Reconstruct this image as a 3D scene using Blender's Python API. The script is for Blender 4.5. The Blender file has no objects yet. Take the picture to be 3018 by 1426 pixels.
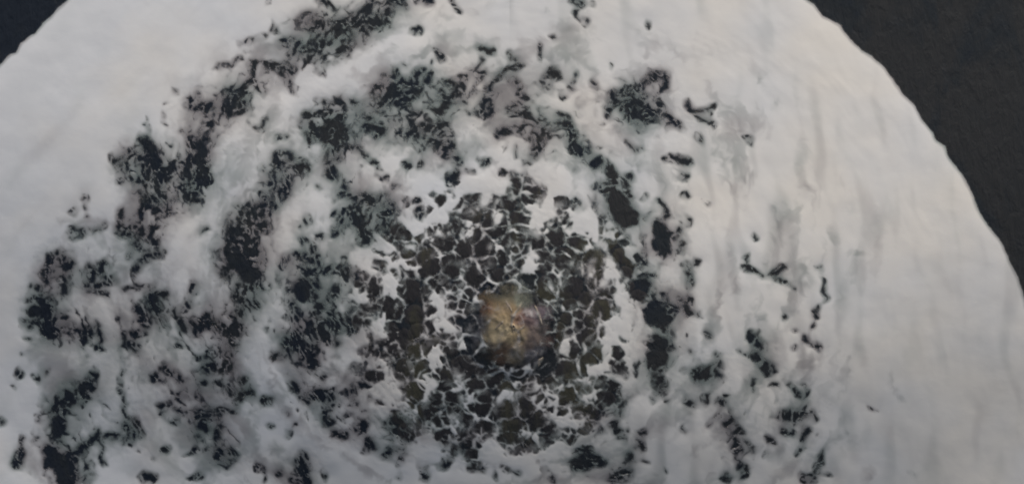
import bpy, math
import numpy as np

# ------------------------------------------------------------------ camera, sky, sun, exposure
S = 0.025                     # metres per plan unit at sea level
PW, PH = 3018.0, 1426.0       # extent of the surveyed patch in plan units
CAM_H = 105.0                 # drone height above the calm sea
scene = bpy.context.scene
cam_data = bpy.data.cameras.new('camera')
cam = bpy.data.objects.new('camera', cam_data)
scene.collection.objects.link(cam)
cam.location = (0, 0, CAM_H)
cam.rotation_euler = (0, 0, 0)
cam_data.sensor_width = 36
cam_data.lens = 36 * CAM_H / (PW * S)
cam_data.clip_end = 20000
scene.camera = cam

SUN_EL, SUN_AZ = math.radians(21), math.radians(14)     # azimuth clockwise from +Y
world = bpy.data.worlds.new('World'); scene.world = world
world.use_nodes = True
wn = world.node_tree.nodes; wl = world.node_tree.links
bg = wn['Background']
sky = wn.new('ShaderNodeTexSky'); sky.sky_type = 'NISHITA'; sky.sun_disc = False
sky.sun_elevation = SUN_EL; sky.sun_rotation = SUN_AZ
sky.dust_density = 4.0; sky.air_density = 1.2; sky.altitude = 0
wl.new(sky.outputs[0], bg.inputs[0]); bg.inputs[1].default_value = 0.05
sun_data = bpy.data.lights.new('sun', 'SUN')
sun_data.energy = 4.2; sun_data.angle = math.radians(30); sun_data.color = (1.0, 0.968, 0.925)
sun = bpy.data.objects.new('sun', sun_data); scene.collection.objects.link(sun)
sun.rotation_euler = (math.pi/2 - SUN_EL, 0, math.pi - SUN_AZ)
scene.view_settings.view_transform = 'Standard'
scene.view_settings.look = 'None'
scene.view_settings.gamma = 1
scene.view_settings.use_curve_mapping = False
scene.view_settings.exposure = 0.0
scene.cycles.pixel_filter_type = 'GAUSSIAN'
scene.cycles.filter_width = 2.3

# ------------------------------------------------------------------ numeric helpers
rng = np.random.RandomState(11)
PERM = np.concatenate([rng.permutation(512)]*2)
ANG = rng.rand(512)*2*np.pi
GX, GY = np.cos(ANG), np.sin(ANG)

def pn(x, y, seed=0):
    """gradient noise, about -1..1"""
    x = np.asarray(x, float) + seed*17.37; y = np.asarray(y, float) + seed*9.71
    xi = np.floor(x).astype(int); yi = np.floor(y).astype(int)
    fx = x-xi; fy = y-yi
    u = fx*fx*fx*(fx*(fx*6-15)+10); v = fy*fy*fy*(fy*(fy*6-15)+10)
    def g(ix, iy, dx, dy):
        h = PERM[(PERM[ix & 511] + iy) & 511]
        return GX[h]*dx + GY[h]*dy
    a = g(xi, yi, fx, fy); b = g(xi+1, yi, fx-1, fy)
    c = g(xi, yi+1, fx, fy-1); d = g(xi+1, yi+1, fx-1, fy-1)
    return 1.5*((a+(b-a)*u) + ((c+(d-c)*u) - (a+(b-a)*u))*v)

def fbm(x, y, sc, oct=3, seed=0, gain=0.5):
    t = 0; a = 1.0; n = 0
    for o in range(oct):
        t = t + a*pn(x/sc*2**o, y/sc*2**o, seed+o*3); n += a; a *= gain
    return t/n*1.3

def sstep(a, b, x):
    t = np.clip((x-a)/(b-a), 0, 1); return t*t*(3-2*t)

def boxblur(a, k):
    for ax in (0, 1):
        p = np.pad(a, [(k+1, k) if i == ax else (0, 0) for i in (0, 1)], mode='edge')
        c = np.cumsum(p, axis=ax)
        n = a.shape[ax]
        sl = lambda s: tuple(slice(s, s+n) if i == ax else slice(None) for i in (0, 1))
        a = (c[sl(2*k+1)] - c[sl(0)])/(2*k+1)
    return a

# ------------------------------------------------------------------ sea surface, with an added dome so low sun darkens the near side
DCX, DCY = (1750-PW/2)*S, (PH/2-330)*S
def shading_dome(x, y):
    dx = (x-DCX)/50.0; dy = (y-DCY)/np.where(y < DCY, 30.0, 48.0)
    return 5.4*np.exp(-(dx*dx+dy*dy)**2)

def to_world(px, py):
    """plan units -> world x, y, and the sea level there (the plan was surveyed from CAM_H)"""
    x0 = (np.asarray(px, float)-PW/2)*S; y0 = (PH/2-np.asarray(py, float))*S
    x, y = x0.copy(), y0.copy()
    for _ in range(14):
        k = (CAM_H-shading_dome(x, y))/CAM_H
        x = x0*k; y = y0*k
    return x, y, shading_dome(x, y)

# ------------------------------------------------------------------ survey of the open-water gaps
# each gap: radius, then points; tiles have their own origin, 2.434 units to one plan unit; w = only thinned foam
TILES = {
(0,0): """12 1915 15;15 2290 10 2400 50;30 2140 180 2230 110;22 2170 200 2290 230;25 2040 290 2130 310 2110 380;35 2290 300 2434 290
25 2300 370 2434 330;22 2190 370 2250 430 2310 500;20 2290 510;12 1705 325 1790 275 1900 260;9 1930 210 1945 170;14 1980 210
13 1545 495 1600 460 1660 460 1725 415;24 1820 450 1840 500 1830 570 1780 620 1760 700;20 1830 630 1890 660;26 1830 470 1930 490 2040 480 2110 515
20 2000 510 2060 570 2085 650;35 1760 650 1700 700;45 1690 700 1720 780;25 1620 720 1650 810;10 1550 680 1650 650;28 1350 740 1380 700 1400 760 1470 790
35 1470 790 1600 770 1660 800;38 1490 800 1500 920;18 1490 920 1440 960;10 1280 945 1360 940;16 1345 1000 1500 990;60 1400 1030 1450 1080 1410 1140 1440 1217
10 1240 665;10 1190 735;8 1180 820;12 1180 890;10 1055 860 1040 900;12 1075 940;12 820 1135 930 1110;20 1000 1010 1050 1000;30 930 1100 900 1190 1000 1150
55 1060 1060 1130 1120 1180 1200;28 1225 1160;20 860 1200 1000 1210;14 1870 925 1910 870;6 1840 905;15 2310 730;12 2270 770;30 2200 850 2250 810 2434 760
55 2220 880 2300 960 2434 960;50 2380 800 2434 850;22 2180 930 2220 1000;15 1990 1000;12 2030 1010;35 1980 1120 2020 1180;15 2030 1110 2100 1130;50 2150 1200
14 2210 1190 2240 1217;35 2380 1040 2350 1160;20 2420 1170;w 90 2250 180 2380 250;w 60 2000 330 1850 360;w 50 1380 880;w 60 2100 420""",
(1000,0): """50 0 200 50 280 20 340;30 40 150 120 110 200 70;35 100 180 180 220;35 200 130 300 160;18 230 0 235 60;25 270 100 330 150;25 330 60 350 150;40 370 20 440 10
15 430 40 490 70;30 220 90;22 600 10 650 10;18 800 10 860 70;18 520 215 580 215;w 15 985 105;16 55 410;15 1690 30 1720 40;20 1670 10 1740 15;9 1690 80 1700 140 1780 180
16 1820 45;18 2215 180;w 14 1465 75;14 1550 250;w 10 1590 220 1680 230;18 1000 350 1040 345 1100 360;w 8 1100 380 1130 440;8 1015 420 990 510;18 950 525 1040 530 995 585
20 690 395 740 420;w 12 840 390;12 1235 380 1235 430;14 1270 430;16 1150 520 1200 490 1300 490;16 1120 550 1080 610 1100 660;20 1250 580 1310 600 1300 680 1360 710
18 1420 340 1430 390;w 18 1545 360 1540 480;20 1485 570 1530 510 1580 560 1520 580;14 1945 465;10 1700 530;18 1680 625;w 20 1820 510 1840 580;14 1840 600 1840 640;8 1690 570
10 1590 705 1640 695;w 22 1740 735 1880 690;8 2030 590;25 2220 545 2340 545;20 2330 560 2350 620 2290 660;w 14 2370 520 2360 680;30 1950 680 1990 720 1940 780
18 2000 660 2120 660 2200 620;45 2070 760 2150 720 2230 760 2190 850 2120 830;24 2290 760 2370 850 2350 910;12 1960 790 1900 880;14 2150 880 2200 900 2170 940;18 2340 910 2420 900
35 240 660 330 620 420 600 550 600;55 350 690 560 670;14 320 540;20 380 560 400 520;12 475 470;24 540 560 560 520;22 640 545 650 590;9 640 465;25 280 740 400 760
28 450 800 500 860 540 950;20 770 580 810 620;28 740 660 750 740 700 800;24 760 720 880 640 890 590;14 830 700 910 730;w 30 780 760 900 760;w 12 690 640 710 720;12 960 665
28 1000 790 1050 720 1090 690;25 1010 810 1090 820;15 1080 720 1095 830;12 930 820;20 0 730 120 740;40 0 870 30 950;14 140 850 200 830 240 860;30 210 910 290 930 270 970
w 30 330 1000;28 420 950 470 970 570 980;28 610 890 680 920 760 890;24 790 960 780 1060 770 1130;28 650 950 680 1010;16 600 1080;22 820 1080 860 1160;18 720 1050 740 1100
10 100 1075 180 1085 250 1160;28 480 1190;25 595 1180;16 260 1160;w 24 800 850;10 1210 790 1240 755 1320 765;28 1340 800 1390 870;20 1450 855;18 1540 820 1620 850
16 1360 880 1480 900 1560 920;25 1560 900;38 1620 900 1670 960 1650 1000;40 1400 990 1480 980;30 1400 1010 1440 1060 1400 1110;16 1480 1050;32 1650 1010 1700 1070 1800 1070
10 1380 940 1450 940;10 1880 1055;12 1240 1060 1275 1110;20 1150 970 1210 950;10 1160 985;w 20 1265 880;w 10 1765 890 1760 980;10 2060 1035 2110 1065 2180 1060
16 2350 1140 2434 1140;12 1760 1150;35 1850 1170;14 1360 1170;24 1050 1150;12 1920 1190;w 20 2170 1190;w 120 150 800 300 900;w 100 120 1000;w 60 1300 420;w 70 2100 700;w 60 380 80""",
(2000,0): """12 70 730 100 775 190 770 240 760 245 730;20 245 750;9 120 820 180 850 250 900;12 210 820;w 24 175 790;14 110 985 150 1020;14 490 990 520 1020;16 0 930;18 0 1150 80 1170
w 30 260 1080;w 14 125 275;w 30 600 560;w 26 700 760""",
(0,470): """12 900 75 1060 75;50 1050 20 1200 80;28 960 130 1080 165 1200 150 1240 90;40 1130 110 1200 130;18 870 170;55 1440 0 1440 80;60 1430 120 1480 180;45 1380 220 1350 270
22 1400 280;25 1280 250 1220 270;w 34 950 270;16 1020 240;28 1080 270 1180 280;40 1060 340 1180 350;20 1060 330 1020 390;20 870 350 880 430 850 490;25 850 500 990 500
22 840 520 950 530;25 1040 390 1010 480 1000 540;w 60 950 600;14 930 620 1010 625;12 990 580;w 26 820 600 830 660;14 930 700;28 1090 480 1080 560 1120 620;14 1060 440
9 1020 655 1130 655;16 1180 675;18 1130 680 1040 720 990 780;18 960 810;w 60 900 800 860 860;18 610 285;8 620 350;10 625 410;16 520 370;w 14 430 450 520 420;16 510 500 530 570
16 530 560 600 545;14 640 530 720 510 745 470;w 50 560 460 700 460;25 420 670 440 690;40 370 720 330 800;45 400 760 500 750;18 340 860 350 890;22 450 800 440 900 450 950;30 400 820
24 650 780 660 850;28 720 800 760 740;22 640 880 700 900 800 870;25 780 840;w 40 850 850;14 640 950 760 970;8 860 930 990 950;7 980 910 1100 920;22 1100 970 1180 960
45 1090 1010 1120 1060;45 1010 1060 1030 1130;30 1060 1140;w 60 870 1130;14 230 910;22 290 940;24 270 1010 320 1010;12 200 1000;40 260 1100;60 340 1080 350 1190;14 210 1100
20 220 1170;30 420 1190 520 1210;18 685 1170 680 1217;24 1430 520 1480 500;16 1370 565;w 14 1465 640 1490 710;20 1370 900 1390 950;22 1360 1000 1360 1050;24 1270 1100 1300 1180
16 1350 1100;35 1480 1100 1500 1170;35 1400 1180;18 1760 340 1900 320 1960 340;45 1780 400 1880 400;55 1820 450 1880 480;50 1700 500 1780 540;50 1700 580 1760 600 1860 690
70 1680 650 1740 750 1800 820;25 1850 700;30 1780 860 1830 880;20 1600 760 1610 820;18 1640 840;25 1690 940 1760 900 1900 910;28 1680 980 1750 1020 1870 1030;20 1850 1000
35 1740 1110 1640 1150;40 1620 1180;14 2060 700 2045 780;14 2080 690;18 2130 670 2200 690;22 2180 590;30 2240 640;20 2220 700 2300 690;28 2300 550;25 2400 520;20 2210 440;10 2150 480
16 1870 100 1880 60;22 1850 240 1880 270;20 1870 200;35 1960 180;45 2060 150 2040 260;20 1990 80;20 2000 20;18 2080 60;12 2290 200;40 2380 110;24 2400 390;40 2200 800 2260 780
30 2330 800 2434 780;60 2170 940;25 2150 860;30 2270 900;30 2250 990;25 2100 960;28 2380 960 2420 930;25 2090 1060;40 2120 1130 2150 1180;30 2300 1070 2350 1050;25 2250 1100
35 2330 1180 2434 1170;12 2060 1110;w 80 1950 150;w 90 2250 950;w 60 1100 330""",
(1000,470): """24 20 250 120 260;22 30 180;35 180 280 230 290;25 300 270;50 100 400 170 500 170 560;40 30 430;40 250 400 330 390 350 480;40 270 460;18 380 370 370 330;20 440 460
12 270 140 340 130;16 280 70;28 480 50;24 595 40;20 240 15;20 470 310;24 560 300;14 520 310;38 590 380;12 640 350;16 730 310;12 490 540;10 570 540;9 630 520;10 700 490;8 450 560
14 760 200 790 220;32 790 130 840 100;28 850 170;18 780 160;16 970 85;8 925 70;15 1160 80;20 1050 10;20 1240 110 1280 110;25 1310 190;18 1290 230;24 1400 210 1435 230;18 1430 260
14 1290 290 1430 300;24 980 300 950 330;22 1125 280 1130 350;20 1100 350 1170 355;35 830 430 820 510;38 1040 400 1010 470;14 940 405;16 1120 490;38 1000 580 960 620;28 1230 400 1300 420
40 1290 520 1260 550;14 1190 440;22 1550 470;45 1540 550 1570 600;25 1440 620 1500 660;28 760 620;22 690 650;40 900 680 930 730;30 1060 660 1160 670;28 1130 560 1180 620
20 510 690 560 690;18 560 640;10 450 690;10 400 720;14 265 655 320 680;18 240 780 320 780;22 390 820;16 460 820 440 850;30 0 760;55 60 840;14 160 830 150 870;24 210 950
45 700 800 680 870;30 800 840;25 760 760;35 960 820 1100 800;28 560 880;70 540 980 540 1200;25 480 960 470 1060;45 400 1180;22 190 1070 300 1050;18 250 1120;28 80 1150 80 1200
32 1840 30;25 1940 80 1970 150;30 1910 230 2060 250;85 2000 330 2050 400;40 2080 450;22 2280 300 2330 330 2360 390;16 2190 260;26 2080 130;45 2290 480 2300 580;45 2370 560;35 2340 660
35 1970 640 2020 720 2080 800;38 2180 720;20 2250 820;80 2150 930;25 2180 850;12 2330 990;20 2230 1060 2400 1050;40 2250 1120 2330 1160;30 2390 1100;24 1680 580 1720 700 1690 750
24 1580 740;25 1840 760 1880 810;10 1760 545;12 1840 640;35 1730 870 1730 910;80 1660 980 1740 970;45 1650 1050;16 1820 900;14 1800 1000;18 1900 1010;40 1680 1120 1830 1090;30 1920 1100
25 1500 860;16 1590 290 1610 330;20 1690 330;10 1640 440;w 60 2380 950;w 50 1700 330""",
(2000,470): """25 30 110;20 70 265;12 40 270;16 195 310;14 75 420 80 460;20 0 510;25 20 610;18 0 660;18 60 770 60 880;18 120 750;12 80 900;10 20 780;35 70 1010;28 40 1060 80 1100;20 150 1115;20 10 990
20 540 560;w 22 530 130 540 180;w 30 390 190;w 26 920 200;w 20 660 360 720 450 750 540;14 480 700 470 780;16 500 790 590 820;22 670 810 740 780;18 740 760;10 710 850 740 890 800 910
9 835 945;8 1020 775 1050 765;10 1030 860 1040 950 1060 1010;14 1030 870;20 1010 1070 990 1120;w 40 1260 680;w 20 1090 520 1120 560;w 16 430 860 410 960;18 750 1135;w 26 600 1140;18 970 1200
w 50 880 760 900 900""",
(0,926): """60 330 0 380 130;28 440 50 520 110 640 135;36 600 190;18 690 70 735 190 725 260;14 200 180;w 24 250 210 350 260 420 280;14 170 310;24 140 430;20 265 445;14 345 405;12 100 520
w 150 400 380 450 560;w 120 300 250;w 24 600 320;30 670 440 640 530;30 600 500 580 570;55 500 600 440 660;35 540 620 600 600;40 380 690;22 320 700;14 275 745;45 410 770 400 850;28 370 850
40 330 980 400 960 480 980;80 400 1040 470 1100 470 1200;24 560 1010 630 920 710 850;20 600 1190 650 1190;14 155 880 145 940;14 265 890;w 10 205 880;24 150 990 115 1080;14 0 770 30 765
13 900 140 910 270 890 370 860 440 880 540 880 660 910 760;24 910 790 930 860;24 970 780 990 860;24 960 890;25 780 870 830 870;14 880 920 960 905;9 710 850 730 950 720 1020 760 1075
50 1040 30;30 1000 130 960 150;24 1050 120;20 970 250 930 200;25 1240 200 1280 220;14 1210 240;30 1300 100;50 1420 90 1510 60;55 1620 110 1700 100;40 1680 200;35 1640 60 1700 30
14 1430 320 1540 260;18 1550 250;35 1490 380 1600 370;28 1620 300 1650 400;28 1470 480;28 1570 500;28 1650 520 1700 600;28 1760 450;14 990 470 1060 440;24 1110 450 1150 450
26 1190 390 1240 430 1290 490;16 1260 560 1370 590;12 1280 600 1380 600 1430 560;14 1140 660 1220 640;16 1160 700 1210 760 1250 780;14 1270 680 1340 710 1450 680 1640 690
30 1400 740 1560 740;28 1420 810 1480 830;30 1590 820 1560 900;16 1390 890;24 1690 700;12 1320 980 1450 970;28 1190 980;14 1110 1040;28 1030 1160 1100 1180;30 1560 1010 1680 970
35 1640 1030;18 1580 1090 1650 1090;22 1430 1140 1390 1170;25 1540 940;28 1740 570 1800 560;22 1890 610 1930 630;w 22 1820 690 1850 760;18 1940 800;18 2060 850;16 2110 790;9 2060 715
35 1960 300 2010 290;70 2110 200 2200 230 2230 320;35 2050 200 2100 150;35 2150 70 2250 60;55 2300 130;40 2390 50 2434 100;18 2350 200;18 2420 210;12 1920 100;w 30 1980 140;30 2170 340
26 2090 490 2120 550;42 2250 580 2310 600;14 2140 605 2210 620;14 2340 420 2340 470;16 2370 570 2370 640;18 2340 700 2330 780;28 2370 750;35 2410 860;12 1860 1080 1890 1140
45 2160 1040 2170 1150;40 2120 1180 2190 1200;30 2100 1160;24 2340 1150;16 2000 1150;14 1890 1180;w 60 1980 960;w 130 1450 500;w 120 1350 850;w 120 1500 1050;w 60 2000 1100;w 40 900 80""",
(1000,926): """25 85 60 85 120;22 210 130 215 170;80 440 40 500 120;50 560 60;30 560 210 600 190;50 410 300 440 370;40 560 370;35 520 490;40 540 610;18 690 150;80 680 690;55 740 850;45 860 690
60 1060 630;40 1200 670;35 1300 600;75 1360 740;50 1230 820;35 1070 800;35 1330 920;20 1440 970;16 1230 990;55 940 950;28 830 960;22 930 850;40 760 560;16 780 430;50 890 360 960 400
35 820 330;25 1000 470;25 980 490 1200 490;30 20 870;22 60 720;40 190 780 160 840;60 400 780 420 830;25 330 800;35 500 870;38 420 930;30 430 1050;38 240 930;25 330 990;22 310 1030
22 440 1170;16 180 960;35 200 440 290 430;28 190 500;22 150 250 220 240;18 180 380;16 110 370;30 290 280;22 100 570;20 120 640;12 20 620;16 200 690;9 280 620;7 240 590;60 1640 30 1760 30
30 1800 130 1700 150;22 1880 100;28 1990 300;22 1850 290;30 1740 290;35 1600 90;55 1600 400;40 1700 430;55 1920 500 1950 580;55 1650 620;35 1600 690;38 1740 700 1830 700;30 1880 640
25 1480 430;20 1440 560;16 1520 640;28 1490 820;28 1510 880;25 1960 780 1990 830;20 2070 830;20 2180 840;16 1860 830;12 1770 830;9 1620 900;14 2020 720;45 1750 1010 1850 1040
40 1700 1080 1800 1070;18 1900 1065;16 2020 890;35 2150 950;30 2080 1030;25 2060 1080;12 2190 1060;35 1980 1150 2080 1140;30 1960 1190;12 1490 1140 1530 1180;16 1270 1130
60 2240 10 2330 20;60 2270 200 2340 220;45 2280 290 2270 360;35 2300 470 2310 550;16 2140 370 2120 420;20 2030 430;9 2100 300;14 620 1150 640 1160;14 760 1080;12 920 1090 1040 1090
10 1030 1130;14 1120 1160;10 620 1120;10 2330 1110;10 2350 620;10 2250 630;w 60 2060 990;w 80 200 300""",
(2000,926): """18 210 140;24 530 150 560 200 600 230;12 450 270 500 290;25 560 290 620 340 640 400;12 680 350 690 420;18 685 520;12 820 245;11 900 165 950 220 1000 240;14 995 235;12 845 115
14 960 95;16 750 30;12 980 10;w 24 600 50;20 270 290;28 280 370;42 140 430 250 430;12 310 290;10 80 270;10 545 480 520 540;w 28 480 480;16 820 510 830 560 890 580;35 920 560
26 720 720 790 720 920 690;14 930 660 940 700 970 765;24 850 740;14 740 740;30 80 620;28 190 595;w 40 80 720;28 300 640 340 700 350 780;14 340 590;10 260 730 230 780;22 400 800 450 860
35 400 900 440 980;14 420 1030 440 1080;9 490 920 530 990;22 480 1110 450 1170;38 340 1160;18 640 880 660 940;24 760 840 810 850;15 630 1015;12 915 830 880 930 845 990;18 1040 990 1030 1060
20 1000 1100;25 960 1160 950 1200;25 910 1160 920 1200;10 1060 1140;12 1355 670 1385 685;w 12 1210 320 1225 360 1215 430;w 16 1530 430 1550 540 1600 620;w 12 1220 810;w 12 100 950 130 1030
16 30 820;w 46 1350 1150;w 24 1690 1130;w 18 1150 860 1060 960;w 60 900 350;w 60 700 1000""",
}

# rim of the foam raft, plan units, closed (it runs on past the surveyed patch)
RIM = [(-60,265),(0,190),(30,160),(48,156),(62,128),(90,104),(105,98),(128,66),(150,50),(168,30),(196,0),(330,-120),(640,-330),(1100,-500),(1560,-500),(1960,-330),
       (2240,-110),(2378,0),(2402,14),(2425,50),(2476,75),(2490,98),(2533,140),(2541,152),(2570,165),(2612,208),(2640,248),(2662,277),(2690,306),(2720,353),(2752,395),(2762,415),
       (2783,432),(2797,465),(2835,512),(2868,573),(2880,610),(2900,645),(2925,680),(2945,702),(2960,735),(2980,775),(3000,820),(3018,880),(3080,1060),
       (3120,1300),(3080,1650),(2900,2050),(2500,2420),(1900,2620),(1300,2600),(700,2400),(200,2050),(-180,1600),(-330,1150),(-300,700),(-180,420)]

# ------------------------------------------------------------------ the foam field on a plan grid
STEP = 2.9
def axis(lo, hi, n_out, grow):
    inner = np.arange(lo, hi+STEP*0.5, STEP)
    d = STEP*np.cumprod(np.full(n_out, grow))
    off = np.cumsum(d)
    return np.concatenate([lo-off[::-1], inner, inner[-1]+off])
def axis_u():
    return axis(-40, PW+40, 30, 1.105)
def axis_v():
    return axis(-40, PH+40, 42, 1.085)
AU, AV = axis_u(), axis_v()
# keep the stretched margins over the whole raft
AU = np.concatenate([np.linspace(-420, AU[0]-20, 3) if AU[0] > -400 else [], AU, np.linspace(AU[-1]+20, 3300, 3) if AU[-1] < 3250 else []])
AV = np.concatenate([np.linspace(-620, AV[0]-20, 5) if AV[0] > -600 else [], AV, np.linspace(AV[-1]+40, 2720, 12) if AV[-1] < 2680 else []])
U, V = np.meshgrid(AU, AV)
NV, NU = U.shape

def seg_dist(px, py, ax, ay, bx, by):
    dx, dy = bx-ax, by-ay; L = dx*dx+dy*dy
    t = 0 if L == 0 else np.clip(((px-ax)*dx+(py-ay)*dy)/L, 0, 1)
    return np.hypot(px-ax-t*dx, py-ay-t*dy)

# ragged edges: look the survey up at slightly displaced places
def cusp(sc, seed):                                     # billowed noise: sharp creases, so the edges tear instead of bulging
    return 1.2-3.0*np.abs(pn(U/sc, V/sc, seed)+0.35*pn(U/sc*2.3, V/sc*2.3, seed+1))
# stirred twice over, so edges curl like foam on moving water
qa, qb = fbm(U, V, 95, 2, 1), fbm(U, V, 95, 2, 2)
ra, rb = fbm(U+46*qa, V+46*qb, 52, 2, 4), fbm(U+46*qa, V+46*qb, 52, 2, 14)
sa, sb = fbm(U+30*ra, V+30*rb, 24, 2, 6), fbm(U+30*ra, V+30*rb, 24, 2, 16)
CU, CV = 8*qa+13*ra+7*sa, 8*qb+13*rb+7*sb
WU, WV = U+CU, V+CV
GAP = np.full(U.shape, -60.0); THIN = np.full(U.shape, -80.0)
for (ox, oy), txt in TILES.items():
    for item in txt.replace('\n', ';').split(';'):
        f = item.split()
        if not f: continue
        weak = f[0] == 'w'
        if weak: f = f[1:]
        r = float(f[0])/2.434
        pts = [(ox+float(f[i])/2.434, oy+float(f[i+1])/2.434) for i in range(1, len(f), 2)]
        r *= 1.0
        pad = r + 75
        xs = [p[0] for p in pts]; ys = [p[1] for p in pts]
        i0, i1 = np.searchsorted(AU, [min(xs)-pad, max(xs)+pad]); j0, j1 = np.searchsorted(AV, [min(ys)-pad, max(ys)+pad])
        if i1 <= i0 or j1 <= j0: continue
        sl = (slice(j0, j1), slice(i0, i1))
        d = None
        segs = list(zip(pts[:-1], pts[1:])) or [(pts[0], pts[0])]
        for a, b in segs:
            q = seg_dist(WU[sl], WV[sl], a[0], a[1], b[0], b[1])
            d = q if d is None else np.minimum(d, q)
        T_ = THIN if weak else GAP
        T_[sl] = np.maximum(T_[sl], r-d)

# distance from the raft's rim (positive inside)
rim_d = np.full(U.shape, 1e9); inside = np.zeros(U.shape, bool)
RU = U + 3.5*fbm(U, V, 46, 2, 8); RV = V + 3.5*fbm(U, V, 46, 2, 9)
n = len(RIM)
for i in range(n):
    (ax, ay), (bx, by) = RIM[i], RIM[(i+1) % n]
    rim_d = np.minimum(rim_d, seg_dist(RU, RV, ax, ay, bx, by))
    if ay != by:
        c = (ay > RV) != (by > RV)
        inside ^= c & (RU < (bx-ax)*(RV-ay)/(by-ay)+ax)
RIMD = np.where(inside, rim_d, -rim_d)

# how broken the foam is around each place
BC = (1508.0, 965.0)                                   # middle of the boil
open0 = (GAP > 0).astype(float)
dens = boxblur(boxblur(open0, 18), 14); dens2 = boxblur(boxblur(open0, 5), 4)
RC = np.hypot(U-BC[0], V-BC[1]); TH = np.arctan2(U-BC[0], -(V-BC[1]))      # seam straight down
# beyond the survey to the south the broken belts simply go on
south = sstep(PH+10, PH+120, V)*sstep(1400, 900, np.abs(U-1300))
dens = dens*(1-south) + south*0.34

# fine flecks and marbling inside the broken belts
ARC = TH*np.clip(RC, 350, 1300)
mu = RC + 26*ra + 12*sa; mv = (ARC + 26*rb + 12*sb)*0.5
fleck = fbm(mu, mv, 30, 2, 30, 0.5)
vein = 1-np.abs(fbm(mu, mv, 60, 2, 41, 0.45))*2.2
FLK = (fleck-0.52)*32 + (dens-0.31)*55
VEI = (vein-0.92)*34 + (dens-0.33)*36
W = GAP + 3.0*sa + 0.5 + 4.0*sstep(-2, 12, GAP)
W = np.maximum(W, np.where(dens > 0.10, np.maximum(FLK, VEI), -60))

# foam drawn out into filaments and scraps inside the wide gaps
pr_, pt_ = RC+34*ra+10*sa, ARC+34*rb+10*sb
fil = 1-np.abs(pn(pr_/40, pt_/80, 64)+0.35*pn(pr_/18, pt_/34, 65))*1.9
scrap = fbm(mu, mv, 34, 2, 61, 0.45)
veil = np.maximum((fil-0.80)*66, (scrap-0.30)*38) + 9*fbm(U, V, 110, 2, 66)
W = np.where(GAP > -2, np.minimum(W, -veil + 1 + 0.75*np.clip(GAP-6, 0, 40)), W)

# the lace: foam strands between the boil's bubbles
LC = (1475.0, 945.0)
LR = np.hypot((U-LC[0])/440, (V-LC[1])/430)
sites = []
def crowd(x, y): return 21 + 40*(0.5+0.5*math.sin(x*0.0171+1.3)*math.sin(y*0.0213+0.4)) + rng.uniform(-6, 14)
while len(sites) < 900:
    ok = None
    for _ in range(60):
        x, y = rng.uniform(960, 1990), rng.uniform(470, 1390)
        r_ = crowd(x, y)
        if all((x-a)**2+(y-b)**2 > (0.5*(r_+c_))**2*0.9 for a, b, c_ in sites):
            ok = (x, y, r_); break
    if ok is None: break
    sites.append(ok)
sites = np.array(sites)
wgt = (sites[:, 2]-40)*0.55; sites = sites[:, :2]
m = LR < 1.3
lu = (U+7*fbm(U, V, 40, 2, 71)+3*pn(U/11, V/11, 73))[m]; lv = (V+7*fbm(U, V, 40, 2, 72)+3*pn(U/11, V/11, 74))[m]
def worley(pts, wts, reach):
    F1 = np.full(lu.shape, 1e9); F2 = F1.copy()
    o_ = np.argsort(lu); ls = lu[o_]
    for (sx, sy), w_ in zip(pts, wts):
        a0, a1 = np.searchsorted(ls, [sx-reach, sx+reach])
        near = o_[a0:a1]; near = near[np.abs(lv[near]-sy) < reach]
        d = np.hypot(lu[near]-sx, lv[near]-sy) - w_
        f1 = F1[near]; f2 = F2[near]
        F2[near] = np.where(d < f1, f1, np.minimum(f2, d)); F1[near] = np.minimum(f1, d)
    return F1, F2
F1, F2 = worley(sites, wgt, 120)
tiny = []
for j in range(44):
    for i in range(48):
        tiny.append((900+(i+rng.uniform(-.5, .5))*24, 420+(j+rng.uniform(-.5, .5))*23))
tiny = np.array(tiny); G1, G2 = worley(tiny, rng.uniform(-3, 4, len(tiny)), 60)
LACE = np.full(U.shape, -60.0); TINY = LACE.copy()
strand = 2.3 + 3.2*LR[m]**2 + 3.0*fbm(U, V, 75, 2, 81)[m] + 3.0*pn(U/22, V/22, 85)[m]
LACE[m] = (F2-F1)*0.5 - strand
ringr = RC + 46*fbm(U, V, 150, 2, 83) + 14*pn(U/42, V/42, 84)     # strands pushed outwards bunch up into rings
ring = np.abs((ringr/62) % 1.0 - 0.5)*62
LACE = np.where(m.reshape(U.shape), np.minimum(LACE, ring - 2.2 - 6.5*fbm(U, V, 90, 2, 87)), LACE)
TINY[m] = (G2-G1)*0.5 - (2.4 + 2.4*fbm(U, V, 60, 2, 82)[m])
edge = (1-LR)*90 + 36*fbm(U, V, 90, 2, 91)
big_c = np.minimum(LACE, GAP*0.9 + 25 + 14*fbm(U, V, 70, 2, 86) - 18*LR**2)
small_c = np.minimum(TINY, 16*fbm(U, V, 85, 2, 88) + 1 - 5*LR**2)
inner = np.maximum(big_c, small_c)
inner = np.minimum(inner, 3.2+7*fbm(U, V, 55, 2, 89))
inner = np.minimum(inner*np.where(inner < 0, 3.6, 1.9), edge*0.6)
W = np.where((LR < 1.2) & (edge > -10), np.maximum(inner, np.minimum(W, LACE*2.2+4+2*np.clip(22-edge, 0, 60))), W)

SOLID = np.full(U.shape, -60.0); BANK = np.full(U.shape, -1); nbank = -1
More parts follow.
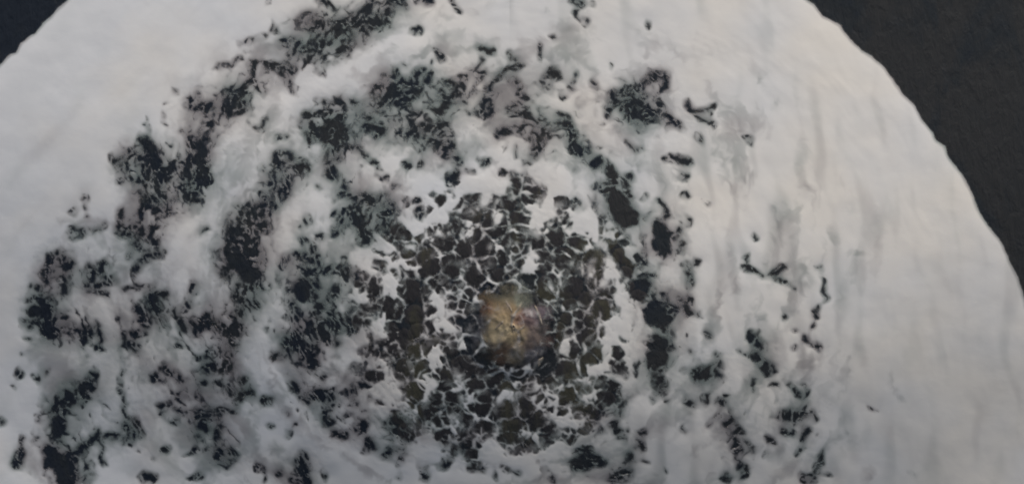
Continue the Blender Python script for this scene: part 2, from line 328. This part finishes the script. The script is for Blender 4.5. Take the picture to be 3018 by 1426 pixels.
# banks of thick unbroken foam beside the lace
for r, pts in ((30, [(1372,545),(1420,540),(1478,545)]), (24, [(1652,500),(1668,560)]), (15, [(1836,872),(1842,960),(1870,1010)]), (17, [(1880,920),(1884,1010),(1868,1060)]),
               (20, [(1580,100),(1480,130)]), (22, [(470,820),(560,700),(640,560),(690,470)]), (18, [(340,1010),(325,1090),(340,1180)]), (20, [(420,1090),(400,1180)])):
    nbank += 1
    for a, b in zip(pts[:-1], pts[1:]):
        BANK = np.where(seg_dist(WU, WV, a[0], a[1], b[0], b[1]) < r+5, nbank, BANK)
        SOLID = np.maximum(SOLID, r-seg_dist(WU, WV, a[0], a[1], b[0], b[1]))
W = np.where(SOLID > -6, np.minimum(W, -SOLID*1.5), W)
# clear pools without any foam in them
for r, pts in ((34, [(1826,600),(1846,640)]), (31, [(1882,853),(1886,850)]), (26, [(1938,1010),(1944,1050)]), (24, [(1944,680),(1950,715)]), (30, [(1690,872),(1712,868)]),
               (24, [(1222,840),(1222,960)]), (20, [(1808,730),(1850,795)]), (26, [(705,770),(735,810)]), (24, [(890,850),(892,870)]), (26, [(178,1370),(190,1420)])):
    for a, b in zip(pts[:-1], pts[1:]):
        W = np.maximum(W, np.minimum((r-seg_dist(U+0.7*CU, V+0.7*CV, a[0], a[1], b[0], b[1]))*1.3, 25))
W = np.maximum(W, -RIMD)                                # sea outside the raft
W = np.where(RIMD < -55, 60.0, W)
W = np.clip(W, -80, 80)
# the boil itself carries no foam sheet
BR = np.hypot((U-1512)/106, (V-958)/122) + 0.30*fbm(U, V, 50, 2, 95)
W = np.maximum(W, np.minimum((1-BR)*60, 5+8*fbm(U, V*0.6, 34, 2, 96)))
W = np.where((BF0 := np.hypot((U-1512)/150, (V-962)/160)) < 1, np.maximum(W, np.minimum(LACE*2.4-3, 6+8*fbm(U, V, 40, 2, 97))), W)

# foam density: thin and wet beside the gaps, thick in the mats
soft = np.where(LR < 1.0, boxblur(np.clip(-W, -10, 45), 1)*1.5, boxblur(np.clip(-W, -10, 45), 2))
DEN = 0.34 + 0.66*sstep(-2, 12, soft)
DEN *= 1 - 0.42*sstep(-14, 26, THIN + 12*fbm(U, V, 40, 2, 101))
DEN *= 1 - 0.5*sstep(0.15, 0.55, dens)*sstep(0.75, 1.05, LR)*sstep(-0.35, 0.45, fbm(mu, mv, 75, 3, 111))
smear = pn((U-0.12*V)/44+0.5*fbm(U, V, 200, 2, 171), V/190, 172)+0.6*pn((U-0.2*V)/95, V/300, 173)
smear_l = pn((U+0.8*V)/80+0.5*fbm(U, V, 200, 2, 174), (U-V)/330, 175)
smear = np.where(U > 1500, smear, smear_l)
DEN *= 1 - np.where(U > 1500, 0.32, 0.14)*sstep(-0.2, 1.0, smear)*sstep(0.20, 0.04, dens)*sstep(1.0, 1.3, LR)*(0.5+0.5*sstep(2750, 2150, U)*sstep(200, 500, V))
DEN *= 1 - 0.62*sstep(0.02, 0.55, dens2)*sstep(-0.4, 0.25, fbm(mu, mv, 60, 3, 181))*sstep(0.75, 1.0, LR)
DEN *= 1 - 0.40*sstep(0.06, 0.26, dens)*sstep(-0.45, 0.5, fbm(mu, mv, 110, 3, 185))*sstep(0.8, 1.0, LR)
drift = fbm(mu, mv, 95, 3, 191, 0.55)                    # tired, thinner foam trailing round the boil
belt = sstep(1180, 820, np.hypot((U-1400)/1.15, (V-900)*1.1))*sstep(0.85, 1.08, LR)
DEN *= 1 - 0.42*sstep(-0.1, 0.75, drift)*belt
DEN = np.where((SOLID > -8) & (BANK >= 0) & (BANK < 4), np.maximum(DEN, sstep(-8, 14, SOLID)), DEN)
DEN *= 1 - 0.18*sstep(0.05, 0.25, dens)*sstep(0.7, 1.0, LR)
DEN = np.clip(DEN, 0.1, 1)

def rise(u, v, f):                                       # the boil bulges above the sea
    rg = 1-np.abs(fbm(u, v*0.6, 46, 3, 311))*2
    return 0.30*(1-f**2)+0.10*rg*(1-f**3)+0.05*fbm(u, v, 20, 2, 315)*(1-f)

# relief: rounded rims, billows, long streaks drawn out round the boil
deep = boxblur(sstep(0, 45, soft), 8)
rr = RC + 40*fbm(U, V, 260, 2, 121)
streak = pn(rr/46, TH*7.0, 131) + 0.6*pn(rr/22, TH*14, 132)
big = fbm(U, V, 230, 3, 141)
mat = sstep(0.16, 0.02, dens)
THK = 0.03 + 0.02*(1-np.exp(-np.clip(soft, 0, 80)/12)) + 0.025*deep
THK += deep*(0.035*big + 0.010*fbm(U, V, 62, 2, 151)*(1-0.4*mat)) + 0.005*streak*deep*(0.3+0.7*mat)
THK += 0.005*fbm(U, V, 17, 2, 161)*sstep(2, 14, soft)*(1-0.75*mat)
THK = np.maximum(THK, 0.03)
BF = np.hypot((U-1512)/146, (V-962)/156)
THK += np.where(BF < 1, np.maximum(rise(U, V, np.clip(BF, 0, 1)), 0)+0.015, 0)
FILM = 13.0                                              # the sheet thins out into a film this far over the gaps
COV = np.clip(-W*np.where(RIMD < 70, 2.6, 1.0), -FILM, 40)
X, Y, Z0 = to_world(U, V)
ZF = Z0 + THK

# ------------------------------------------------------------------ cut the sheet along the gap edges
def cut_sheet():
    idx = np.arange(NV*NU).reshape(NV, NU)
    a, b, c, d = idx[:-1, :-1].ravel(), idx[:-1, 1:].ravel(), idx[1:, 1:].ravel(), idx[1:, :-1].ravel()
    tri = np.concatenate([np.stack([a, d, c], 1), np.stack([a, c, b], 1)])
    w = W.ravel()-FILM; inn = w < 0
    k = inn[tri].sum(1)
    full = tri[k == 3]
    one = tri[k == 1]; two = tri[k == 2]
    def roll(t, want):
        m_ = inn[t] if want else ~inn[t]
        s = m_.argmax(1); r = np.arange(len(t))
        return t[r, s], t[r, (s+1) % 3], t[r, (s+2) % 3]
    p0, p1, p2 = roll(one, True)
    q0, q1, q2 = roll(two, False)
    E = np.concatenate([np.stack([p0, p1], 1), np.stack([p0, p2], 1), np.stack([q0, q1], 1), np.stack([q0, q2], 1)])
    E.sort(axis=1)
    key = E[:, 0].astype(np.int64)*(NV*NU)+E[:, 1]
    uq, inv = np.unique(key, return_inverse=True)
    e0 = uq // (NV*NU); e1 = uq % (NV*NU)
    t = np.clip(w[e0]/(w[e0]-w[e1]), 0.02, 0.98)
    mix = lambda A: A.ravel()[e0]*(1-t)+A.ravel()[e1]*t
    ex, ey = mix(X), mix(Y); ez = shading_dome(ex, ey)-0.03
    den = np.full(len(ex), 0.2); cov = np.full(len(ex), -FILM)
    n0, n1 = len(p0), len(q0); inv = inv+NV*NU
    pa, pb, qa, qb = inv[:n0], inv[n0:2*n0], inv[2*n0:2*n0+n1], inv[2*n0+n1:]
    T = np.concatenate([full, np.stack([p0, pa, pb], 1), np.stack([qa, q1, q2], 1), np.stack([qa, q2, qb], 1)])
    src = np.concatenate([full[:, 0], p0, q1, q1])
    co = np.stack([np.concatenate([X.ravel(), ex]), np.concatenate([Y.ravel(), ey]), np.concatenate([ZF.ravel(), ez])], 1)
    return co, np.concatenate([DEN.ravel(), den]), np.concatenate([COV.ravel(), cov]), T, src
CO, DENV, COVV, TRI, SRC = cut_sheet()

# connected pieces
def components():
    inn = (W < FILM).ravel()
    par = np.arange(NV*NU)
    ed = []
    g = np.arange(NV*NU).reshape(NV, NU)
    for A, B in ((g[:, :-1], g[:, 1:]), (g[:-1], g[1:]), (g[:-1, :-1], g[1:, 1:])):
        A, B = A.ravel(), B.ravel(); k = inn[A] & inn[B]
        ed.append(np.stack([A[k], B[k]], 1))
    ed = np.concatenate(ed)
    lab = np.arange(NV*NU)
    for _ in range(200):
        la, lb = lab[ed[:, 0]], lab[ed[:, 1]]
        mn = np.minimum(la, lb)
        dif = la != lb
        if not dif.any(): break
        np.minimum.at(lab, la[dif], mn[dif]); np.minimum.at(lab, lb[dif], mn[dif])
        while True:
            l2 = lab[lab]
            if (l2 == lab).all(): break
            lab = l2
    return lab
LAB = components()

# ------------------------------------------------------------------ materials
def new_mat(name):
    m_ = bpy.data.materials.new(name); m_.use_nodes = True
    nt = m_.node_tree
    return m_, nt, nt.nodes, nt.links, nt.nodes['Principled BSDF']

def noise(nt, vec, scale, detail=3, rough=0.5, dist=0):
    nd = nt.nodes.new('ShaderNodeTexNoise'); nd.inputs['Scale'].default_value = scale
    nd.inputs['Detail'].default_value = detail; nd.inputs['Roughness'].default_value = rough; nd.inputs['Distortion'].default_value = dist
    nt.links.new(vec, nd.inputs['Vector']); return nd

def ramp(nt, fac, stops):
    r = nt.nodes.new('ShaderNodeValToRGB'); el = r.color_ramp.elements
    el[0].position, el[0].color = stops[0][0], (*stops[0][1], 1)
    el[1].position, el[1].color = stops[1][0], (*stops[1][1], 1)
    for p, c in stops[2:]:
        e = el.new(p); e.color = (*c, 1)
    nt.links.new(fac, r.inputs[0]); return r

def foam_material():
    m_, nt, N, L, b = new_mat('foam')
    geo = N.new('ShaderNodeNewGeometry')
    att = N.new('ShaderNodeAttribute'); att.attribute_name = 'foam_body'
    tint = noise(nt, geo.outputs['Position'], 0.16, 2)
    sx = N.new('ShaderNodeSeparateXYZ'); L.new(geo.outputs['Position'], sx.inputs[0])
    ma = N.new('ShaderNodeMath'); ma.operation = 'MULTIPLY_ADD'; ma.inputs[1].default_value = 0.006
    L.new(sx.outputs[0], ma.inputs[0]); L.new(tint.outputs['Fac'], ma.inputs[2])
    tr = ramp(nt, ma.outputs[0], [(0.25, (0.745, 0.755, 0.79)), (0.78, (0.84, 0.80, 0.755))])
    tint2 = noise(nt, geo.outputs['Position'], 0.31, 1)
    wet = ramp(nt, tint2.outputs['Fac'], [(0.40, (0.35, 0.42, 0.41)), (0.60, (0.43, 0.40, 0.42))])
    mx = N.new('ShaderNodeMix'); mx.data_type = 'RGBA'
    L.new(att.outputs['Fac'], mx.inputs[0]); L.new(wet.outputs[0], mx.inputs[6]); L.new(tr.outputs[0], mx.inputs[7])
    L.new(mx.outputs[2], b.inputs['Base Color'])
    b.inputs['Roughness'].default_value = 0.8
    b.inputs['Specular IOR Level'].default_value = 0.2
    cv = N.new('ShaderNodeAttribute'); cv.attribute_name = 'foam_cover'
    en = noise(nt, geo.outputs['Position'], 1.5, 3, 0.5, 0.9)
    def math_(op, a, bb):
        q = N.new('ShaderNodeMath'); q.operation = op
        for k_, v_ in enumerate((a, bb)):
            if isinstance(v_, (int, float)): q.inputs[k_].default_value = v_
            else: L.new(v_, q.inputs[k_])
        return q.outputs[0]
    ragged = math_('ADD', cv.outputs['Fac'], math_('MULTIPLY', math_('SUBTRACT', en.outputs['Fac'], 0.5), 17))
    mr = N.new('ShaderNodeMapRange'); mr.interpolation_type = 'SMOOTHSTEP'
    mr.inputs['From Min'].default_value = -6.5; mr.inputs['From Max'].default_value = 6
    L.new(ragged, mr.inputs['Value'])
    md = N.new('ShaderNodeMapRange'); md.inputs['From Min'].default_value = 0.1; md.inputs['From Max'].default_value = 0.95
    md.inputs['To Min'].default_value = 0.40; md.inputs['To Max'].default_value = 1.0
    L.new(att.outputs['Fac'], md.inputs['Value'])
    L.new(math_('MULTIPLY', mr.outputs[0], md.outputs[0]), b.inputs['Alpha'])
    bn = noise(nt, geo.outputs['Position'], 2.6, 4, 0.6)
    bp = N.new('ShaderNodeBump'); bp.inputs['Strength'].default_value = 0.05; bp.inputs['Distance'].default_value = 0.05
    L.new(bn.outputs['Fac'], bp.inputs['Height']); L.new(bp.outputs[0], b.inputs['Normal'])
    return m_

def water_material(name, c0, c1, c2, rough=0.22):
    m_, nt, N, L, b = new_mat(name)
    geo = N.new('ShaderNodeNewGeometry')
    mq = N.new('ShaderNodeMapping'); mq.inputs['Scale'].default_value = (1.6, 0.8, 1); mq.inputs['Rotation'].default_value = (0, 0, 0.12)
    L.new(geo.outputs['Position'], mq.inputs['Vector'])
    n1 = noise(nt, mq.outputs[0], 0.16, 6, 0.62, 0.8)
    sx = N.new('ShaderNodeSeparateXYZ'); L.new(geo.outputs['Position'], sx.inputs[0])
    ma = N.new('ShaderNodeMath'); ma.operation = 'MULTIPLY_ADD'; ma.inputs[1].default_value = 0.0035
    L.new(sx.outputs[0], ma.inputs[0]); L.new(n1.outputs['Fac'], ma.inputs[2])
    r = ramp(nt, ma.outputs[0], [(0.38, c0), (0.64, c1), (0.50, c2)])
    L.new(r.outputs[0], b.inputs['Base Color'])
    b.inputs['Roughness'].default_value = rough; b.inputs['IOR'].default_value = 1.33
    mp = N.new('ShaderNodeMapping'); mp.inputs['Scale'].default_value = (1.6, 0.7, 1)
    L.new(geo.outputs['Position'], mp.inputs['Vector'])
    n2 = noise(nt, mp.outputs[0], 1.1, 5, 0.6, 0.4)
    bp = N.new('ShaderNodeBump'); bp.inputs['Strength'].default_value = 0.5; bp.inputs['Distance'].default_value = 0.25
    L.new(n2.outputs['Fac'], bp.inputs['Height']); L.new(bp.outputs[0], b.inputs['Normal'])
    return m_

M_FOAM = foam_material()
M_SEA = water_material('sea_water', (0.020, 0.025, 0.035), (0.038, 0.039, 0.041), (0.029, 0.033, 0.038))
M_BUB = water_material('bubble_water', (0.034, 0.033, 0.035), (0.070, 0.067, 0.050), (0.042, 0.040, 0.043), 0.3)

# ------------------------------------------------------------------ mesh helpers
def link(o, parent=None):
    scene.collection.objects.link(o); o.parent = parent; return o

def mesh_from(name, co, tris, mat_, parent=None, density=None, cover=None, smooth=True):
    me = bpy.data.meshes.new(name)
    co = np.asarray(co, np.float32); tris = np.asarray(tris, np.int32)
    me.vertices.add(len(co)); me.vertices.foreach_set('co', co.ravel())
    me.loops.add(tris.size); me.loops.foreach_set('vertex_index', tris.ravel())
    me.polygons.add(len(tris))
    me.polygons.foreach_set('loop_start', np.arange(0, tris.size, 3, dtype=np.int32))
    me.polygons.foreach_set('use_smooth', np.full(len(tris), smooth))
    me.update(calc_edges=True)
    if density is not None:
        at = me.attributes.new('foam_body', 'FLOAT', 'POINT'); at.data.foreach_set('value', np.asarray(density, np.float32))
    if cover is not None:
        at = me.attributes.new('foam_cover', 'FLOAT', 'POINT'); at.data.foreach_set('value', np.asarray(cover, np.float32))
    me.materials.append(mat_)
    return link(bpy.data.objects.new(name, me), parent)

def tag(o, label=None, cat=None, group=None, kind=None):
    if label: o['label'] = label
    if cat: o['category'] = cat
    if group: o['group'] = group
    if kind: o['kind'] = kind
    return o

# ------------------------------------------------------------------ the sea
def build_sea():
    def ax(lo, hi, st):
        inner = np.arange(lo, hi+st/2, st); off = np.cumsum(st*np.cumprod(np.full(62, 1.145)))
        return np.concatenate([lo-off[::-1], inner, inner[-1]+off])
    gx, gy = np.meshgrid(ax(-46, 46, 0.4), ax(-36, 26, 0.4))
    z = shading_dome(gx, gy)
    # a light chop on the open sea outside the raft
    far = sstep(30, 60, np.hypot(gx, gy*1.4))
    z = z + 0.10*far*fbm(gx, gy, 9, 2, 201)*sstep(900, 200, np.hypot(gx, gy))
    ny, nx = gx.shape
    i = np.arange(ny*nx).reshape(ny, nx)
    a, b, c, d = i[:-1, :-1].ravel(), i[:-1, 1:].ravel(), i[1:, 1:].ravel(), i[1:, :-1].ravel()
    t = np.concatenate([np.stack([a, b, c], 1), np.stack([a, c, d], 1)])
    o = mesh_from('sea', np.stack([gx.ravel(), gy.ravel(), z.ravel()], 1), t, M_SEA)
    tag(o, 'dark blue black sea water round and under the white foam', 'sea', kind='structure')
build_sea()

# ------------------------------------------------------------------ the foam, one object for each body of it
BODIES = [   # name, label, seeds
 ('foam_mat', 'smooth unbroken pale foam in the upper left, ending sharply at dark sea', [(250,300),(80,560),(560,110),(30,900),(-250,1100),(700,-300)]),
 ('foam_mat', 'broad smooth foam with vertical streaks along the right edge, beside dark sea', [(2650,600),(2350,250),(2700,1100),(2500,900),(2850,1350),(2150,60),(1800,-300),(2900,1900)]),
 ('foam_belt', 'marbled grey foam with long dark cracks in the lower left', [(320,1250),(180,1130),(420,1000),(640,1250),(330,1500),(500,2000)]),
 ('foam_belt', 'pale foam tongue between two dark curved gaps on the left', [(560,640),(700,420),(480,850),(880,270),(620,980),(420,720)]),
 ('foam_belt', 'pale foam bank at the top, between teal gap and dark flecks', [(1180,110),(1350,70),(1550,130),(1750,120),(1250,-200)]),
 ('foam_belt', 'dark flecked foam above the brown boil and its lace', [(1250,420),(1450,320),(1650,480),(1900,350),(1100,560),(1480,540),(1900,560)]),
 ('foam_belt', 'ragged foam left of the lace, full of black pools', [(900,800),(820,1000),(940,620),(900,1200),(800,1350),(900,1700)]),
 ('foam_belt', 'grey foam right of the lace, split by dark cracks towards the bottom', [(2100,900),(2080,1150),(2250,1300),(2000,700),(2300,1050),(2200,1700)]),
 ('foam_belt', 'foam bank along the bottom, below the lace', [(1300,1400),(1500,1400),(1750,1410),(1500,1900)]),
]
gu = U.ravel(); gv = V.ravel()
zu = gu + 30*fbm(gu, gv, 130, 2, 211); zv = gv + 30*fbm(gu, gv, 130, 2, 212)
best = np.full(gu.shape, 1e18); ZONE = np.zeros(gu.shape, int)
for k, (nm, lb, sd) in enumerate(BODIES):
    for sx, sy in sd:
        d = (zu-sx)**2+(zv-sy)**2
        s_ = d < best; ZONE[s_] = k; best[s_] = d[s_]
LZ = len(BODIES)
ZONE[((LR.ravel()+0.05*fbm(gu, gv, 90, 2, 215)) < 0.98)] = LZ
BANKS = ['white foam bank just above the lace, brightest patch near the middle', 'pale foam bank between the white bank and the black pool at upper right', 'bright upright foam bank along the right side of the lace']
bk = np.where(BANK == 3, 2, BANK).ravel()
for q in range(3): ZONE[bk == q] = 400+q
# loose pieces
big_lab = np.bincount(LAB[(W < FILM).ravel()], minlength=1)
main = big_lab.argmax()
loose = (W.ravel() < FILM) & (LAB != main)
cnt = np.bincount(LAB[loose], minlength=NV*NU)
inframe = np.bincount(LAB[loose & (gu > 0) & (gu < PW) & (gv > 0) & (gv < PH)], minlength=NV*NU)
order = [l for l in np.argsort(-inframe)[:14] if inframe[l] > 90]
print('loose pieces', [(int(l), int(inframe[l]), int(gu[LAB == l].mean()), int(gv[LAB == l].mean())) for l in order])
triz = ZONE[SRC].copy(); tlab = LAB[SRC]
triz[tlab != main] = LZ+1
for k, l in enumerate(order): triz[tlab == l] = LZ+2+k

def piece(name, k, parent=None):
    t = TRI[triz == k]
    if len(t) == 0: return None
    vs, inv = np.unique(t, return_inverse=True)
    return mesh_from(name, CO[vs], inv.reshape(-1, 3), M_FOAM, parent, DENV[vs], COVV[vs])
for k, (nm, lb, sd) in enumerate(BODIES):
    o = piece(nm, k)
    if o: tag(o, lb, 'foam', 'foam mats and belts on the sea')
for q, lb in enumerate(BANKS):
    o = piece('foam_bank', 400+q)
    if o: tag(o, lb, 'foam', 'foam banks beside the lace')
def where_words(x, y):
    dx, dy = x-BC[0], y-BC[1]
    h = int(round(math.degrees(math.atan2(dx, -dy))/30)) % 12 or 12
    return h, math.hypot(dx, dy)
used = {}
for k, l in enumerate(order):
    o = piece('foam_patch', LZ+2+k)
    if not o: continue
    s_ = LAB == l
    h, d = where_words(gu[s_].mean(), gv[s_].mean())
    ring = 'touching the lace' if d < 480 else ('halfway out from the boil' if d < 900 else 'far out from the boil')
    lb = f"loose foam scrap in open water at {h} o'clock, {ring}"
    c = used.get(lb, 0); used[lb] = c+1
    if c: lb = ['smaller', 'still smaller', 'smallest', 'tiny', 'tiniest'][min(c-1, 4)] + ' ' + lb
    tag(o, lb, 'foam', 'loose foam patches')
o = piece('foam_flecks', LZ+1)
if o: tag(o, 'tiny scattered flecks of white foam adrift in the dark gaps', 'foam', kind='stuff')

# ------------------------------------------------------------------ the lace and its bubbles
lace = bpy.data.objects.new('foam_lace', None); link(lace)
lx, ly, lz = [float(q) for q in to_world(LC[0], LC[1])]
lace.location = (lx, ly, lz)
tag(lace, 'net of thin pale foam strands round dark bubbles, surrounding the brown boil', 'foam')
o = piece('strand_net', LZ)
o.location = (-lx, -ly, -lz); o.parent = lace
nb = 0
for i, (sx, sy) in enumerate(sites):
    if math.hypot((sx-LC[0])/440, (sy-LC[1])/430) > 0.97: continue
    if math.hypot((sx-1508)/135, (sy-968)/150) < 1: continue
    d = np.hypot(sites[:, 0]-sx, sites[:, 1]-sy); nbr = [j for j in np.argsort(d)[1:20]]
    K = 12; rad = []
    for q in range(K):
        c_, s_ = math.cos(q*2*math.pi/K), math.sin(q*2*math.pi/K); r = 60.0
        for j in nbr:
            ex, ey = sites[j, 0]-sx, sites[j, 1]-sy; L_ = math.hypot(ex, ey)
            pr = (c_*ex+s_*ey)/L_
            if pr > 0.05: r = min(r, max(6, (L_/2+(wgt[i]-wgt[j])/2)/pr))
        rad.append(r)
    rad = np.array(rad); rad = (rad+0.5*(np.roll(rad, 1)+np.roll(rad, -1)))/2
    hgt = 0.014
    pu, pv, hz = [sx], [sy], [hgt]
    for f_, hh in ((0.5, 0.72), (0.85, 0.22), (1.04, -0.05)):
        for q in range(K):
            a_ = q*2*math.pi/K; k_ = f_*rad[q]*(1+0.06*rng.uniform(-1, 1))
            pu.append(sx+k_*math.cos(a_)); pv.append(sy+k_*math.sin(a_)); hz.append(0.012 if hh > 0 else -0.01)
    wx, wy, wz = to_world(np.array(pu), np.array(pv))
    co = np.stack([wx-wx[0], wy-wy[0], wz+np.array(hz)-wz[0]], 1)
    t = [(0, 1+(q+1) % K, 1+q) for q in range(K)]
    for rg in (0, 1):
        for q in range(K):
            a0 = 1+rg*K+q; a1 = 1+rg*K+(q+1) % K; b0 = a0+K; b1 = a1+K
            t += [(a0, a1, b1), (a0, b1, b0)]
    bo = mesh_from('bubble', co, t, M_BUB, lace)
    bo.location = (wx[0]-lx, wy[0]-ly, wz[0]-lz); nb += 1
print('bubbles', nb)

# ------------------------------------------------------------------ the brown boil in the middle
def boil_material():
    m_, nt, N, L, b = new_mat('boil_water')
    at = N.new('ShaderNodeAttribute'); at.attribute_name = 'silt'
    geo = N.new('ShaderNodeNewGeometry')
    n1 = noise(nt, geo.outputs['Position'], 1.1, 4, 0.55, 1.0)
    r = ramp(nt, n1.outputs['Fac'], [(0.3, (0.6, 0.6, 0.62)), (0.72, (1.45, 1.42, 1.35))])
    mx = N.new('ShaderNodeMix'); mx.data_type = 'RGBA'; mx.blend_type = 'MULTIPLY'; mx.inputs[0].default_value = 1
    L.new(at.outputs['Color'], mx.inputs[6]); L.new(r.outputs[0], mx.inputs[7])
    L.new(mx.outputs[2], b.inputs['Base Color'])
    b.inputs['Roughness'].default_value = 0.5; b.inputs['IOR'].default_value = 1.33
    fa = N.new('ShaderNodeAttribute'); fa.attribute_name = 'edge'
    ad = N.new('ShaderNodeMath'); ad.operation = 'ADD'; L.new(fa.outputs['Fac'], ad.inputs[0]); L.new(n1.outputs['Fac'], ad.inputs[1])
    al = N.new('ShaderNodeMapRange'); al.inputs['From Min'].default_value = 1.38; al.inputs['From Max'].default_value = 0.9
    al.inputs['To Max'].default_value = 0.92; L.new(ad.outputs[0], al.inputs['Value']); L.new(al.outputs[0], b.inputs['Alpha'])
    n2 = noise(nt, geo.outputs['Position'], 3.0, 4, 0.6, 0.8)
    bp = N.new('ShaderNodeBump'); bp.inputs['Strength'].default_value = 0.25; bp.inputs['Distance'].default_value = 0.12
    L.new(n2.outputs['Fac'], bp.inputs['Height']); L.new(bp.outputs[0], b.inputs['Normal'])
    return m_
def bz(x, y):                                       # survey of the boil: its own tile
    return 1200+x/3.203, 780+y/3.203
SILT = [(880,450,110,(.30,.22,.13)),(880,600,110,(.30,.25,.17)),(760,420,50,(.17,.09,.06)),(680,520,70,(.09,.09,.11)),(1050,520,55,(.20,.11,.07)),(1050,660,70,(.27,.21,.13)),
        (1150,500,70,(.17,.12,.12)),(1260,450,70,(.24,.19,.22)),(1300,600,70,(.15,.13,.13)),(1180,680,80,(.15,.12,.11)),(900,840,80,(.12,.08,.06)),(760,820,70,(.08,.07,.06)),
        (1000,870,70,(.22,.19,.14)),(880,1000,80,(.05,.035,.032)),(1080,980,80,(.09,.09,.10)),(1240,900,80,(.16,.16,.19)),(620,650,70,(.20,.20,.23)),(900,320,70,(.16,.15,.11)),
        (1100,320,60,(.22,.23,.19)),(1280,340,60,(.07,.055,.055)),(1380,640,60,(.10,.05,.045)),(660,940,80,(.05,.05,.045)),(500,560,80,(.035,.037,.035)),(1450,900,90,(.06,.055,.06))]
def build_boil():
    root = bpy.data.objects.new('water_boil', None); link(root)
    cx, cy, cz = [float(q) for q in to_world(1508, 965)]
    root.location = (cx, cy, cz)
    tag(root, 'murky brown and tan upwelling of water in the middle of the lace', 'water')
    m_ = boil_material()
    K, R = 72, 26
    a_ = np.arange(K)*2*np.pi/K
    rimr = 1+0.18*pn(np.cos(a_)*1.6, np.sin(a_)*1.6, 301)+0.06*pn(np.cos(a_)*4, np.sin(a_)*4, 303)
    pu, pv, ff = [1508.0], [965.0], [0.0]
    for q in range(1, R+1):
        f_ = q/R
        pu += list(1512+146*f_*rimr*np.cos(a_)); pv += list(962+156*f_*rimr*np.sin(a_)); ff += [f_]*K
    pu, pv, ff = np.array(pu), np.array(pv), np.array(ff)
    x, y, z = to_world(pu, pv)
    h = np.where(ff >= 0.999, -0.06, rise(pu, pv, ff))
    wsum = np.zeros(len(pu)); col = np.zeros((len(pu), 3))
    qu = pu+10*fbm(pu, pv, 28, 2, 321); qv = pv+10*fbm(pu, pv, 28, 2, 322)
    for sx, sy, sr, c in SILT:
        bx, by = bz(sx, sy); w_ = np.exp(-((qu-bx)**2+(qv-by)**2)/(2*(sr/3.203*0.62)**2))+1e-9
        wsum += w_; col += w_[:, None]*np.array(c)
    col /= wsum[:, None]
    col = 1.3*(0.95*col+0.05*col.mean(1, keepdims=True))
    t = [(0, 1+(q+1) % K, 1+q) for q in range(K)]
    for rg in range(R-1):
        for q in range(K):
            a0 = 1+rg*K+q; a1 = 1+rg*K+(q+1) % K
            t += [(a0, a1, a1+K), (a0, a1+K, a0+K)]
    t = np.array(t); t[K:] = t[K:, ::-1]
    o = mesh_from('dome', np.stack([x-cx, y-cy, z+h-cz], 1), t, m_, root)
    at = o.data.attributes.new('silt', 'FLOAT_COLOR', 'POINT')
    at.data.foreach_set('color', np.concatenate([col, np.ones((len(col), 1))], 1).astype(np.float32).ravel())
    ae = o.data.attributes.new('edge', 'FLOAT', 'POINT'); ae.data.foreach_set('value', ff.astype(np.float32))
    # bright crests of broken water on the dome
    mc, nt, N, L, b = new_mat('crest_foam')
    geo = N.new('ShaderNodeNewGeometry')
    n1 = noise(nt, geo.outputs['Position'], 2.2, 3)
    r = ramp(nt, n1.outputs['Fac'], [(0.35, (0.24, 0.19, 0.145)), (0.65, (0.38, 0.33, 0.27))])
    L.new(r.outputs[0], b.inputs['Base Color']); b.inputs['Roughness'].default_value = 0.6
    def top(u, v):
        return rise(u, v, np.clip(np.hypot((u-1512)/146, (v-962)/156), 0, 1))
    for pts, wd in (([(930,340),(965,390),(990,440)],7), ([(1085,360),(1040,420),(1000,490),(985,560),(1000,640)],9), ([(1030,640),(1075,600),(1110,560)],7),
                    ([(1200,380),(1235,450),(1270,560)],8), ([(1235,960),(1250,910),(1285,870)],8), ([(830,600),(880,560),(910,520)],8)):
        # smooth polyline
        P = np.array([bz(*p) for p in pts]); tt = np.linspace(0, len(P)-1, 5*len(P))
        cu = np.interp(tt, np.arange(len(P)), P[:, 0])+2.5*pn(tt*1.3, tt*0+wd, 331); cv = np.interp(tt, np.arange(len(P)), P[:, 1])+2.5*pn(tt*1.3, tt*0+wd, 332)
        du, dv = np.gradient(cu), np.gradient(cv); ln = np.hypot(du, dv)+1e-6; nu_, nv_ = -dv/ln, du/ln
        wid = 2.0*wd/3.203*np.sin(np.linspace(0.12, np.pi-0.12, len(tt)))*(1+0.35*pn(tt*2.1, tt*0, 340))
        rows = []
        for s_, up in ((-1.3, -0.05), (-0.6, 0.012), (0, 0.02), (0.6, 0.012), (1.3, -0.05)):
            uu, vv = cu+nu_*wid*s_, cv+nv_*wid*s_
            wx, wy, wz = to_world(uu, vv)
            hh = top(uu, vv)+up
            rows.append(np.stack([wx-cx, wy-cy, wz+hh-cz], 1))
        n_ = len(tt); co = np.concatenate(rows); t = []
        for rg in range(4):
            for q in range(n_-1):
                a0 = rg*n_+q; t += [(a0, a0+1, a0+n_+1), (a0, a0+n_+1, a0+n_)]
        mesh_from('crest', co, t, mc, root)
build_boil()
